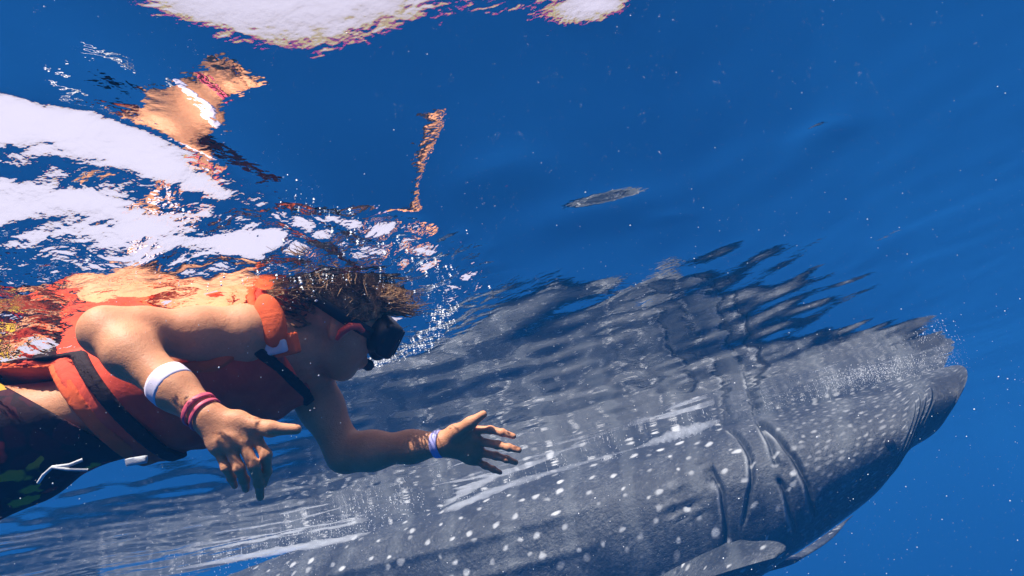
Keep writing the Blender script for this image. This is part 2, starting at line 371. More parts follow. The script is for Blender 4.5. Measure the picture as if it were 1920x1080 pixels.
EYE = []
def build_shark():
    T = np.array([P(*s[0], s[2]) for s in ST]); B = np.array([P(*s[1], s[2]) for s in ST]); W = np.array([s[3] for s in ST])
    cen = (T + B) / 2
    L = np.concatenate([[0], np.cumsum(np.linalg.norm(np.diff(cen, axis=0), axis=1))])
    q = np.concatenate([np.linspace(0, L[6], 300), np.linspace(L[6], L[-1], 200)[1:]])
    T, B, W = spline(L, T, q), spline(L, B, q), spline(L, W, q)
    cen = (T + B) / 2; V = (T - B) / 2
    ax = nrm(cen[0] - cen[-1])
    lat = np.cross(ax, V); lat /= np.linalg.norm(lat, axis=1)[:, None]
    if np.dot(lat[0], CAM - cen[0]) < 0: lat = -lat
    NP = 260
    ph = np.linspace(0, 2 * math.pi, NP, endpoint=False)
    ex = 0.86                                           # a little squarer than an ellipse
    cs, sn = np.cos(ph), np.sin(ph)
    cs_ = np.sign(cs) * np.abs(cs) ** ex; sn_ = np.sign(sn) * np.abs(sn) ** ex
    vert = cen[:, None] + V[:, None] * cs_[None, :, None] + (lat * W[:, None])[:, None] * sn_[None, :, None]
    # outward direction and relief
    out = V[:, None] / np.linalg.norm(V, axis=1)[:, None, None] * cs[None, :, None] + lat[:, None] * sn[None, :, None]
    QQ, PP = np.meshgrid(q, ph, indexing='ij')
    side = np.minimum(PP, 2 * math.pi - PP)             # 0 back .. pi belly
    rel = np.zeros_like(QQ); gill = np.zeros_like(QQ); slit = np.zeros_like(QQ)
    # gill slits: (angle from the back, distance from the nose) of each
    GILL = [((.05, .36, .70, .97, 1.16, 1.45, 1.67, 1.95), (1.43, 1.36, 1.29, 1.23, 1.19, 1.14, 1.11, 1.08), 1.0, 1.0),
            ((.12, .43, .80, 1.10, 1.55), (1.62, 1.55, 1.50, 1.51, 1.60), 0.5, 1.0), ((.15, .53, .85, 1.08), (1.42, 1.38, 1.35, 1.33), 0.35, 0.8),
            ((1.15, 1.3, 1.5, 1.72, 1.95), (1.34, 1.31, 1.28, 1.25, 1.22), 0.5, 0.9), ((.55, .8, 1.1, 1.5, 1.85), (1.83, 1.76, 1.71, 1.71, 1.78), 0.5, 0.7),
            ((.70, .75, .99, 1.14, 1.30), (2.05, 2.03, 1.98, 1.92, 1.86), 0.2, 0.5), ((.9, .99, 1.16, 1.28), (2.10, 2.09, 2.03, 1.92), 0.2, 0.45)]
    for sd_, qd, dark, pale in GILL:
        mid = np.interp(side, sd_, qd) + 0.002 * np.sin(side * 17)
        m = sm(side, sd_[0], sd_[0] + 0.10) * sm(side, sd_[-1], sd_[-1] - 0.12)
        dq = QQ - mid; big = 0.5 + 0.5 * dark
        rel += m * big * (0.014 * np.exp(-(dq / 0.12) ** 2) * (dq < 0) - 0.050 * np.exp(-((dq - 0.014) / 0.018) ** 2) + 0.006 * np.exp(-((dq - 0.04) / 0.10) ** 2) * (dq > 0.02))
        ew = 0.6 + 0.4 * np.sin(side * 8 + qd[0] * 20)
        gill = np.maximum(gill, pale * m * 0.75 * np.exp(-((dq - 0.040) / 0.011) ** 2) * ew)
        slit = np.maximum(slit, dark * m * np.exp(-((dq - 0.014) / (0.012 + 0.012 * dark)) ** 2))
    for c0 in (0.75, 1.15):                             # long ridges of the flank
        rel += 0.022 * np.exp(-((side - c0) / 0.06) ** 2) * sm(QQ, 2.4, 3.0)
    rel += 0.018 * np.exp(-((QQ - 0.42) / 0.05) ** 2) * sm(side, 0.4, 0.8)        # lip
    for lq in (0.33, 0.38, 0.43, 0.47):
        rel -= 0.014 * np.exp(-((QQ - lq + 0.06 * np.sin((side - 0.46) * 2.6)) / 0.012) ** 2) * sm(side, 0.35, 0.7) * sm(side, 2.4, 2.0)
    mouth = sm(QQ, 0.30, 0.24) * sm(QQ, 0.03, 0.08) * sm(side, 0.35, 0.65) * sm(side, 2.3, 1.9)
    rel -= 0.018 * mouth
    hollow = np.exp(-((QQ - 0.85) / 0.28) ** 2 - ((side - 1.95) / 0.30) ** 2)      # hollow behind the jaw
    rel -= 0.10 * hollow
    rel += 0.006 * np.sin(QQ * 31 + 3 * np.sin(PP * 5)) * np.sin(PP * 23 + QQ * 3) * sm(QQ, 2.2, 3.2)
    vert = vert + out * rel[..., None]
    n, m_ = QQ.shape
    Vv = np.concatenate([vert.reshape(-1, 3), [T[0] * 0.5 + B[0] * 0.5 + ax * 0.025, cen[-1]]])
    i, j = np.meshgrid(np.arange(n - 1), np.arange(m_), indexing='ij'); j2 = (j + 1) % m_
    Q = np.stack([i * m_ + j, i * m_ + j2, (i + 1) * m_ + j2, (i + 1) * m_ + j], -1).reshape(-1, 4)
    a = np.arange(m_); b = (a + 1) % m_; nn = n * m_
    caps = np.concatenate([np.stack([np.full(m_, nn), b, a, a], -1), np.stack([np.full(m_, nn + 1), (n - 1) * m_ + a, (n - 1) * m_ + b, (n - 1) * m_ + b], -1)])
    polys = [tuple(x) for x in Q] + [tuple(x[:3]) for x in caps]
    me = bpy.data.meshes.new("whale_shark"); me.from_pydata(Vv.tolist(), [], polys); me.update()
    me.polygons.foreach_set("use_smooth", np.ones(len(me.polygons), bool))
    pad = lambda z: np.concatenate([z.ravel(), [z.ravel()[0], z.ravel()[-1]]]).astype(np.float32)
    arc = np.where(PP < math.pi, PP, PP - 2 * math.pi) * 0.72
    for nm, val in (("gill", gill), ("mouth", np.maximum(0.9 * mouth, 0.8 * slit)), ("belly", sm(side, 2.2, 2.75))):
        at = me.attributes.new(nm, 'FLOAT', 'POINT'); at.data.foreach_set("value", pad(val))
    uvl = me.uv_layers.new(name="UVMap")
    li = np.empty(len(me.loops), np.int32); me.loops.foreach_get("vertex_index", li)
    uvv = np.stack([pad(QQ), pad(arc)], -1)
    uvl.data.foreach_set("uv", uvv[li].ravel())
    root = empty("whale_shark", cen[150], SHARK_LABEL, "whale shark")
    bo = link("body", me, MAT["shark"], root); bo.matrix_parent_inverse = Matrix.Translation(-Vector(cen[150]))
    # eye just behind the corner of the mouth
    ie, je = int(np.argmin(np.abs(q - 0.60))), int(np.argmin(np.abs(ph - (1.40 if lat[0] @ (CAM - cen[0]) > 0 else 1.40))))
    EYE.append((vert[ie, je] - out[ie, je] * 0.012, root))
    fr = dict(ax=ax, lat=lat[100], up=nrm(V[100]), root=root, cen=cen, q=q, V=V, W=W, inv=Matrix.Translation(-Vector(cen[150])))
    return fr
SH = build_shark()

def fin(name, outline, thick, base_dir, rootobj, inv):
    """outline: list of (root-edge point, tip-ward chord) rows -> lens-shaped closed fin; rows of (lead, trail) points"""
    rows = []
    K = 22
    R = np.array([[a, b] for a, b in outline])
    tt = np.arange(len(R)); qq = np.linspace(0, len(R) - 1, 26)
    lead = spline(tt, R[:, 0], qq); trail = spline(tt, R[:, 1], qq)
    nr_ = nrm(base_dir)
    V = []
    for k, (a, b) in enumerate(zip(lead, trail)):
        th = thick * (1 - 0.85 * k / 25.0)
        for s in range(K * 2):
            t = s / K if s <= K else (2 * K - s) / K
            sign = 1 if s <= K else -1
            prof = th * (math.sin(math.pi * min(1, t ** 0.6))) * sign
            V.append(a + (b - a) * t + nr_ * prof)
    n, m_ = len(lead), K * 2
    i, j = np.meshgrid(np.arange(n - 1), np.arange(m_), indexing='ij'); j2 = (j + 1) % m_
    Q = np.stack([i * m_ + j, i * m_ + j2, (i + 1) * m_ + j2, (i + 1) * m_ + j], -1).reshape(-1, 4).tolist()
    Q.append(list(range((n - 1) * m_, n * m_)))
    me = bpy.data.meshes.new(name); me.from_pydata([tuple(v) for v in V], [], Q); me.update()
    me.polygons.foreach_set("use_smooth", np.ones(len(me.polygons), bool))
    uvl = me.uv_layers.new(name="UVMap"); Va = np.array(V)
    li = np.empty(len(me.loops), np.int32); me.loops.foreach_get("vertex_index", li)
    uvl.data.foreach_set("uv", np.stack([2.6 + 1.2 * (Va[li] @ nrm(lead[0] - trail[0])), 1.2 * (Va[li] @ nrm(lead[-1] - lead[0]))], -1).ravel())
    o = link(name, me, MAT["shark"], rootobj); o.matrix_parent_inverse = inv; return o

# near pectoral fin, far pectoral fin, dorsal fin, tail
ln, up, axs = SH["lat"], SH["up"], SH["ax"]
fin("pectoral_fin", [(P(1345, 1000, 5.0), P(1190, 1085, 5.1)), (P(1405, 1014, 4.75), P(1245, 1098, 4.8)), (P(1450, 1014, 4.55), P(1310, 1088, 4.58)), (P(1472, 1022, 4.45), P(1390, 1064, 4.45)), (P(1474, 1032, 4.42), P(1450, 1047, 4.40))], 0.040, up, SH["root"], SH["inv"])
fin("pectoral_fin", [(P(1500, 1050, 6.2), P(1330, 1090, 6.3)), (P(1560, 1010, 6.6), P(1400, 1090, 6.7)), (P(1590, 975, 6.9), P(1480, 1050, 7.0)), (P(1600, 965, 7.0), P(1580, 985, 7.05))], 0.035, up, SH["root"], SH["inv"])
c = SH["cen"]; 
def at_q(qv): 
    i = int(np.argmin(np.abs(SH["q"] - qv))); return SH["cen"][i], SH["V"][i]
a0, v0 = at_q(7.6); a1, v1 = at_q(8.3)
fin("dorsal_fin", [(a0 + v0 * 0.8, a1 + v1 * 0.8), (a0 * .8 + a1 * .2 + v0 * 1.5, a1 + v1 * 1.3), (a1 + v1 * 1.9, a1 - axs * 0.1 + v1 * 1.9)], 0.04, ln, SH["root"], SH["inv"])
te = SH["cen"][-1]
fin("tail_fin", [(te + up * 0.05 + axs * 0.3, te - up * 0.05 - axs * 0.05), (te + up * 0.4 - axs * 0.2, te + up * 0.35 - axs * 0.5), (te + up * 0.62 - axs * 0.62, te + up * 0.6 - axs * 0.75)], 0.03, ln, SH["root"], SH["inv"])

def ball(name, c, r, mat, parent, inv, seg=16):
    V, Q = [], []
    for i in range(seg // 2 + 1):
        t = math.pi * i / (seg // 2)
        for j in range(seg):
            p = 2 * math.pi * j / seg
            V.append((c[0] + r * math.sin(t) * math.cos(p), c[1] + r * math.sin(t) * math.sin(p), c[2] + r * math.cos(t)))
    for i in range(seg // 2):
        for j in range(seg):
            Q.append((i * seg + j, (i + 1) * seg + j, (i + 1) * seg + (j + 1) % seg, i * seg + (j + 1) % seg))
    o = link(name, mesh_np(name, V, Q), mat, parent); o.matrix_parent_inverse = inv; return o

ball("eye", EYE[0][0], 0.034, MAT["eye"], SH["root"], SH["inv"])

# ------------------------------------------------------------------ distance-field modelling for the swimmer
class Field:
    def __init__(s, lo, hi, h, fill=0.12):
        s.lo = np.asarray(lo, np.float32); s.h = h
        s.n = np.ceil((np.asarray(hi) - s.lo) / h).astype(int) + 1
        s.f = np.full(s.n, fill, np.float32)
    def box(s, lo, hi):
        a = np.clip(np.floor((np.asarray(lo) - s.lo) / s.h).astype(int), 0, s.n - 1)
        b = np.clip(np.ceil((np.asarray(hi) - s.lo) / s.h).astype(int) + 1, 1, s.n)
        if (b <= a).any(): return None
        sl = tuple(slice(x, y) for x, y in zip(a, b))
        g = np.meshgrid(*[s.lo[i] + s.h * np.arange(a[i], b[i], dtype=np.float32) for i in range(3)], indexing='ij', sparse=True)
        return sl, g
    def put(s, sl, d, k, op):
        f = s.f[sl]
        if op == '+':
            if k > 0:
                hh = np.maximum(k - np.abs(f - d), 0) / k; s.f[sl] = np.minimum(f, d) - hh * hh * k * 0.25
            else: s.f[sl] = np.minimum(f, d)
        else:
            d = -d
            if k > 0:
                hh = np.maximum(k - np.abs(f - d), 0) / k; s.f[sl] = np.maximum(f, d) + hh * hh * k * 0.25
            else: s.f[sl] = np.maximum(f, d)
    def cap(s, a, b, ra, rb, k=0.02, op='+', mar=0.06):
        a, b = np.asarray(a, np.float32), np.asarray(b, np.float32); R = max(ra, rb) + mar
        bx = s.box(np.minimum(a, b) - R, np.maximum(a, b) + R)
        if bx is None: return
        sl, (x, y, z) = bx; ab = b - a; l2 = float(ab @ ab) + 1e-12
        t = np.clip(((x - a[0]) * ab[0] + (y - a[1]) * ab[1] + (z - a[2]) * ab[2]) / l2, 0, 1)
        d = np.sqrt((x - a[0] - t * ab[0]) ** 2 + (y - a[1] - t * ab[1]) ** 2 + (z - a[2] - t * ab[2]) ** 2) - (ra + (rb - ra) * t)
        s.put(sl, d, k, op)
    def ell(s, c, axes, r, k=0.02, op='+', mar=0.06):
        c = np.asarray(c, np.float32); R = max(r) + mar
        bx = s.box(c - R, c + R)
        if bx is None: return
        sl, (x, y, z) = bx; q = []
        for a, rr in zip(axes, r): q.append(((x - c[0]) * a[0] + (y - c[1]) * a[1] + (z - c[2]) * a[2]) / rr)
        k0 = np.sqrt(q[0] ** 2 + q[1] ** 2 + q[2] ** 2)
        k1 = np.sqrt((q[0] / r[0]) ** 2 + (q[1] / r[1]) ** 2 + (q[2] / r[2]) ** 2) + 1e-6
        s.put(sl, (k0 * (k0 - 1) / k1).astype(np.float32), k, op)
    def chain(s, pts, rad, k=0.02, mar=0.06):
        for a, b, ra, rb in zip(pts[:-1], pts[1:], rad[:-1], rad[1:]): s.cap(a, b, ra, rb, k, mar=mar)
    def coords(s):
        return np.meshgrid(*[s.lo[i] + s.h * np.arange(s.n[i], dtype=np.float32) for i in range(3)], indexing='ij', sparse=True)

def nets(f, lo, h, smooth=2):
    """surface nets: one vertex per crossed cell"""
    ins = f < 0
    n = np.array(f.shape) - 1
    cnt = np.zeros(n, np.int8)
    cor = [(i, j, k) for i in (0, 1) for j in (0, 1) for k in (0, 1)]
    for i, j, k in cor: cnt += ins[i:n[0] + i, j:n[1] + j, k:n[2] + k]
    act = np.argwhere((cnt > 0) & (cnt < 8))
    idx = np.full(n, -1, np.int32); idx[tuple(act.T)] = np.arange(len(act))
    val = {c: f[act[:, 0] + c[0], act[:, 1] + c[1], act[:, 2] + c[2]] for c in cor}
    acc = np.zeros((len(act), 3)); num = np.zeros(len(act))
    for c in cor:
        for ax in range(3):
            if c[ax]: continue
            e = list(c); e[ax] = 1; e = tuple(e)
            a, b = val[c], val[e]; m = (a < 0) != (b < 0)
            t = np.where(m, a / np.where(m, a - b, 1), 0)
            p = np.tile(np.array(c, float), (len(act), 1)); p[:, ax] = t
            acc += p * m[:, None]; num += m
    V = np.asarray(lo) + h * (act + acc / num[:, None])
    quads = []
    for ax in range(3):
        o1, o2 = [(1, 2), (2, 0), (0, 1)][ax]
        sl0 = [slice(None)] * 3; sl1 = [slice(None)] * 3
        sl0[ax] = slice(0, -1); sl1[ax] = slice(1, None)
        a, b = ins[tuple(sl0)], ins[tuple(sl1)]
        e = np.argwhere(a != b)
        e = e[(e[:, o1] > 0) & (e[:, o2] > 0) & (e[:, o1] < n[o1]) & (e[:, o2] < n[o2])]
        flip = a[tuple(e.T)]
        def cell(d1, d2):
            c = e.copy(); c[:, o1] -= d1; c[:, o2] -= d2; return idx[tuple(c.T)]
        q = np.stack([cell(1, 1), cell(0, 1), cell(0, 0), cell(1, 0)], -1)
        q[~flip] = q[~flip][:, ::-1]
        quads.append(q)
    Q = np.concatenate(quads); Q = Q[(Q >= 0).all(1)]
    for _ in range(smooth):
        s_ = np.zeros_like(V); c_ = np.zeros(len(V))
        for a, b in ((0, 1), (1, 2), (2, 3), (3, 0)):
            np.add.at(s_, Q[:, a], V[Q[:, b]]); np.add.at(c_, Q[:, a], 1)
            np.add.at(s_, Q[:, b], V[Q[:, a]]); np.add.at(c_, Q[:, b], 1)
        ok = c_ > 0; V[ok] = 0.45 * V[ok] + 0.55 * s_[ok] / c_[ok][:, None]
    return V, Q

# ---- skeleton of the swimmer
neck = P(548, 640, 1.62); hips = P(20, 835, 1.54)
sh_n = P(462, 628, 1.49); sh_f = P(572, 705, 1.72)
a_ax = nrm(neck - hips)
l_ax = sh_n - sh_f; l_ax = nrm(l_ax - a_ax * (l_ax @ a_ax))          # lateral, towards the camera
b_ax = np.cross(a_ax, l_ax); b_ax = b_ax if b_ax[2] > 0 else -b_ax   # dorsal
axes = (a_ax, b_ax, l_ax)
TL = float((neck - hips) @ a_ax)
def tp(s, b=0.0, l=0.0): return hips + a_ax * s + b_ax * b + l_ax * l
el_n = P(196, 620, 1.36); wr_n = P(388, 780, 1.25)
el_f = P(648, 850, 1.68); wr_f = P(828, 832, 1.60)
# head frame
hc = P(630, 606, 1.66)
h_fw = nrm(_R * 0.86 - _U * 0.42 + _F * 0.38); h_up = _R * 0.40 + _U * 0.90; h_up = nrm(h_up - h_fw * (h_up @ h_fw))
h_l = np.cross(h_up, h_fw); h_l = h_l if (h_l @ _F) < 0 else -h_l
def hp(f, u, l=0.0): return hc + h_fw * f + h_up * u + h_l * l
hax = (h_fw, h_up, h_l)

kn_n = tp(-0.42, -0.03, 0.10); kn_f = tp(-0.40, -0.06, -0.09)
an_n = tp(-0.80, -0.02, 0.11); an_f = tp(-0.78, -0.10, -0.08)
allp = np.array([neck, hips, sh_n, sh_f, el_n, wr_n, el_f, wr_f, hc, kn_n, kn_f, an_n, an_f, tp(-1.0, -.05, .1), tp(-1.0, -.12, -.08)])
LO, HI = allp.min(0) - 0.20, allp.max(0) + 0.20
H = 0.0042
tor = Field(LO, HI, H)
tor.ell(tp(TL * 0.74), axes, (0.165, 0.100, 0.140), 0, mar=0.1)
tor.ell(tp(TL * 0.50), axes, (0.16, 0.088, 0.122), 0.06, mar=0.1)
tor.ell(tp(TL * 0.27, -0.004), axes, (0.15, 0.080, 0.110), 0.06, mar=0.1)
tor.ell(tp(0.02, 0.008), axes, (0.13, 0.098, 0.140), 0.06, mar=0.1)
tor.ell(tp(TL * 0.93, -0.01), axes, (0.09, 0.068, 0.115), 0.05, mar=0.1)
body = Field(LO, HI, H); body.f[:] = tor.f
body.cap(tp(TL * 0.95), hc - h_up * 0.05 - h_fw * 0.03, 0.056, 0.052, 0.05)
# legs
hp_n = tp(-0.02, 0.0, 0.075); hp_f = tp(-0.02, 0.0, -0.075)
thigh = Field(LO, HI, H); thigh.f[:] = tor.f
for hj, kj, aj in ((hp_n, kn_n, an_n), (hp_f, kn_f, an_f)):
    body.chain([hj, kj], [0.086, 0.054], 0.05); thigh.chain([hj, kj], [0.086, 0.058], 0.05)
    body.chain([kj, kj * 0.65 + aj * 0.35 + b_ax * 0.015, aj], [0.052, 0.054, 0.034], 0.03)
    toe = aj - a_ax * 0.17 - b_ax * 0.03
    body.chain([aj, toe], [0.034, 0.024], 0.02); body.ell((aj + toe) / 2, axes, (0.11, 0.022, 0.042), 0.03)
# arms
mid = lambda a, b, t: np.asarray(a) * (1 - t) + np.asarray(b) * t
body.ell(sh_n, axes, (0.062, 0.058, 0.062), 0.05)
body.chain([sh_n, mid(sh_n, el_n, 0.35), mid(sh_n, el_n, 0.75), el_n], [0.050, 0.048, 0.042, 0.040], 0.03)
body.chain([el_n, mid(el_n, wr_n, 0.28), mid(el_n, wr_n, 0.7), wr_n], [0.039, 0.041, 0.032, 0.027], 0.03)
body.ell(sh_f, axes, (0.06, 0.055, 0.06), 0.05)
body.chain([sh_f, mid(sh_f, el_f, 0.4), el_f], [0.050, 0.047, 0.040], 0.03)
body.chain([el_f, mid(el_f, wr_f, 0.28), mid(el_f, wr_f, 0.7), wr_f], [0.038, 0.040, 0.031, 0.026], 0.03)
# head and face
body.ell(hp(-0.012, 0.035), hax, (0.098, 0.088, 0.078), 0.02)
body.ell(hp(0.035, -0.03), hax, (0.058, 0.070, 0.060), 0.03)
body.ell(hp(0.055, -0.088), hax, (0.032, 0.026, 0.034), 0.025)           # chin
body.cap(hp(0.0, -0.06, 0.038), hp(0.05, -0.088, 0.02), 0.018, 0.016, 0.03)  # jaw line
body.cap(hp(0.0, -0.06, -0.038), hp(0.05, -0.088, -0.02), 0.018, 0.016, 0.03)
body.cap(hp(0.092, 0.02), hp(0.112, -0.022), 0.010, 0.015, 0.014)        # nose
body.cap(hp(0.093, -0.052, 0.016), hp(0.093, -0.052, -0.016), 0.009, 0.009, 0.008)
body.cap(hp(0.089, -0.064, 0.013), hp(0.089, -0.064, -0.013), 0.010, 0.010, 0.007)
for s in (1, -1):
    body.ell(hp(0.088, 0.018, 0.032 * s), hax, (0.016, 0.014, 0.018), 0.012, '-')
    body.ell(hp(0.074, 0.018, 0.032 * s), hax, (0.013, 0.012, 0.013), 0.004)
    body.ell(hp(-0.005, 0.002, 0.078 * s), hax, (0.020, 0.032, 0.010), 0.008)    # ears
    body.ell(hp(-0.001, 0.004, 0.088 * s), hax, (0.010, 0.018, 0.006), 0.004, '-')
bv, bq = nets(body.f, LO, H, 2)

# hands, finer
def hand(wr, fore, palm_pts, fingers, thumb, nrm_dir, fr=0.0088):
    pts = np.array([wr] + [p for f in fingers for p in f] + list(thumb))
    lo, hi = pts.min(0) - 0.06, pts.max(0) + 0.06
    g = Field(lo, hi, 0.0021, 0.05)
    back = wr + nrm(fore - wr) * 0.05
    g.cap(back, wr, 0.0285, 0.026, 0.01, mar=0.03)
    bases = [f[0] for f in fingers]
    for k, b in enumerate(bases):
        g.cap(mid(wr, b, 0.12), mid(wr, b, 0.96), 0.0175, 0.0120, 0.016, mar=0.03)
    for a, b in zip(bases[:-1], bases[1:]): g.cap(mid(wr, a, .8), mid(wr, b, .8), 0.012, 0.012, 0.012, mar=0.03)
    g.chain([mid(wr, thumb[0], 0.25), thumb[0], thumb[1], thumb[2]], [0.018, 0.0165, 0.0115, 0.0085], 0.012, mar=0.03)
    for k, f in enumerate(fingers):
        sc = (1.0, 1.04, 0.99, 0.86)[k]
        fd = Field(lo, hi, 0.0021, 0.05)
        fd.chain(f, [fr * 1.12 * sc, fr * 1.02 * sc, fr * 0.92 * sc, fr * 0.76 * sc], 0.003, mar=0.03)
        for p, r in zip(f[:-1], (1.16, 1.12, 1.0)): fd.cap(p, p + nrm_dir * 0.001, fr * r * sc, fr * r * sc, 0.004, mar=0.02)
        # join each finger to the palm, but leave neighbours apart
        kk = 0.004
        hh = np.maximum(kk - np.abs(g.f - fd.f), 0) / kk; g.f = np.minimum(g.f, fd.f) - hh * hh * kk * 0.25
    return nets(g.f, lo, 0.0021, 2) + (fingers, thumb)

fN = [[P(480, 822, 1.235), P(499, 853, 1.225), P(500, 884, 1.245), P(494, 908, 1.265)],
      [P(455, 832, 1.225), P(476, 872, 1.215), P(486, 906, 1.235), P(488, 932, 1.262)],
      [P(431, 840, 1.222), P(448, 878, 1.215), P(458, 900, 1.238), P(461, 917, 1.262)],
      [P(408, 843, 1.228), P(424, 877, 1.222), P(434, 896, 1.242), P(440, 911, 1.262)]]
tN = [P(446, 790, 1.240), P(506, 804, 1.225), P(556, 805, 1.228)]
fF = [[P(890, 806, 1.60), P(920, 806, 1.585), P(942, 811, 1.575), P(963, 818, 1.57)],
      [P(900, 828, 1.595), P(933, 834, 1.578), P(954, 839, 1.568), P(973, 844, 1.563)],
      [P(902, 849, 1.60), P(930, 855, 1.585), P(950, 861, 1.577), P(967, 867, 1.573)],
      [P(892, 864, 1.61), P(910, 873, 1.60), P(925, 880, 1.594), P(938, 886, 1.592)]]
tF = [P(852, 812, 1.59), P(882, 793, 1.575), P(906, 777, 1.57)]
nN = nrm(CAM - wr_n)
hv1, hq1, _, _ = hand(wr_n, el_n, None, fN, tN, nN)
hv2, hq2, _, _ = hand(wr_f, el_f, None, fF, tF, -nrm(CAM - wr_f), 0.0082)

PERSON = empty("person", tp(0.3), "swimmer in an orange red life jacket and black diving mask reaching towards the whale shark", "person")
PINV = Matrix.Translation(-Vector(tp(0.3)))
def ppart(name, V, Q, mat, parent=PERSON, smooth=True):
    o = link(name, mesh_np(name, V, Q, smooth), MAT[mat], parent)
    o.matrix_parent_inverse = PINV if parent is PERSON else Matrix.Identity(4)
    return o
off2 = len(bv); off3 = off2 + len(hv1)
ppart("body", np.concatenate([bv, hv1, hv2]), np.concatenate([bq, hq1 + off2, hq2 + off3]), "skin")

# ---- clothing cut from shells of the torso
gx, gy, gz = tor.coords()
def lin(o, d): return ((gx - o[0]) * d[0] + (gy - o[1]) * d[1] + (gz - o[2]) * d[2]).astype(np.float32)
s_c = lin(hips, a_ax); b_c = lin(hips, b_ax); l_c = lin(hips, l_ax)
def region(*fs):
    f = fs[0]
    for g in fs[1:]: f = np.maximum(f, g)
    return f
def shell_part(name, base, t0, t1, regs, mat, parent=PERSON, smooth=2):
    f = region(base - t1, t0 - base, *regs)
    a = np.argwhere(f < 0.01)
    if len(a) == 0: print("EMPTY", name); return None
    lo = np.maximum(a.min(0) - 2, 0); hi = np.minimum(a.max(0) + 3, np.array(f.shape))
    V, Q = nets(f[lo[0]:hi[0], lo[1]:hi[1], lo[2]:hi[2]], LO + lo * H, H, smooth)
    return ppart(name, V, Q, mat, parent)
T = tor.f
hole = Field(LO, HI, H)                                   # arm holes and neck hole
hole.cap(tp(TL * 0.80, 0.02, 0.02), tp(TL * 0.80, 0.02, 0.30), 0.085, 0.10, 0, mar=0.12)
hole.cap(tp(TL * 0.80, 0.02, 0.10), tp(TL * 0.62, -0.005, 0.25), 0.06, 0.075, 0.02, mar=0.12)
hole.cap(tp(TL * 0.84, 0.01, -0.06), tp(TL * 0.84, 0.01, -0.30), 0.075, 0.09, 0, mar=0.12)
hole.cap(tp(TL * 1.0, 0.0), tp(TL * 1.2, 0.02), 0.062, 0.075, 0, mar=0.12)
low = 1.8 * np.maximum(b_c - 0.055, 0)             # the jacket reaches further down the back
quilt = (0.006 * np.sin(s_c * 40.0) ** 2 + 0.003 * np.sin(l_c * 55 + 4 * s_c)).astype(np.float32)
VEST = shell_part("life_jacket", T - quilt, 0.004, 0.036, [-(s_c - 0.195 + 0.35 * b_c + low), s_c - TL * 0.99, -(hole.f)], "vest")
VINV = PINV
def vpart(*a, **k):
    o = shell_part(*a, parent=VEST, **k)
    if o: o.matrix_parent_inverse = Matrix.Identity(4)
    return o
# orange edge piping along the arm hole
vpart("piping", T, 0.022, 0.046, [np.abs(hole.f - 0.004) - 0.009, -(s_c - 0.18), s_c - TL * 0.97], "trim")
vpart("webbing_strap", T, 0.030, 0.049, [np.abs(s_c - 0.250 + 0.35 * b_c + low) - 0.015], "web")
vpart("webbing_strap", T, 0.030, 0.047, [np.abs(s_c - 0.575 + 0.8 * (b_c + 0.09)) - 0.013, -(hole.f), b_c + 0.05], "web")
vpart("hem_band", T, 0.003, 0.040, [np.abs(s_c - 0.200 + 0.35 * b_c + low) - 0.016], "trim")
shell_part("swim_shorts", thigh.f, -0.004, 0.012, [s_c - 0.125 + 0.9 * b_c, -(s_c + 0.30)], "floral")

# collar of the jacket: a padded flap standing behind the neck
col = Field(LO, HI, H)
col.cap(tp(TL * 0.93, 0.07, 0.085), tp(TL * 1.06, 0.055, 0.075), 0.027, 0.023, 0, mar=0.08)
col.cap(tp(TL * 0.93, 0.07, -0.085), tp(TL * 1.06, 0.055, -0.075), 0.027, 0.023, 0, mar=0.08)
col.cap(tp(TL * 1.04, 0.075, 0.08), tp(TL * 1.04, 0.075, -0.08), 0.028, 0.028, 0.02, mar=0.08)
col.cap(tp(TL * 0.93, 0.07, 0.085), tp(TL * 0.92, -0.04, 0.085), 0.026, 0.023, 0.02, mar=0.08)
col.cap(tp(TL * 0.93, 0.07, -0.085), tp(TL * 0.92, -0.04, -0.085), 0.026, 0.023, 0.02, mar=0.08)
cdir = nrm(P(518, 648, 1.47) - P(492, 556, 1.50)); cout = nrm(CAM - P(505, 600, 1.48)); cout = nrm(cout - cdir * (cout @ cdir)); cx = np.cross(cdir, cout)
col.ell(P(507, 602, 1.475), (cdir, cx, cout), (0.060, 0.030, 0.022), 0.02, mar=0.06)
cv, cq = nets(col.f, LO, H, 2)
ppart("collar", cv, cq, "trim", VEST)
rs = Field(LO, HI, H)
rdir = nrm(P(545, 640, 1.47) - P(452, 662, 1.50)); rc = P(500, 655, 1.468); rout = nrm(CAM - rc); rout = nrm(rout - rdir * (rout @ rdir)); rx = np.cross(rdir, rout)
d1, d2, d3 = lin(rc, rdir), lin(rc, rx), lin(rc, rout)
rv, rq = nets(region(np.abs(d1) - 0.042, np.abs(d2) - 0.014, np.abs(d3 + 3.0 * d1 * d1) - 0.010), LO, H, 2)
ppart("reflective_strip", rv, rq, "reflective", VEST)
rv, rq = nets(region(np.abs(d1 - 0.004) - 0.048, np.abs(d2) - 0.022, np.abs(d3 + 0.02 + 3.0 * d1 * d1) - 0.016), LO, H, 2)
ppart("strip_backing", rv, rq, "trim", VEST)

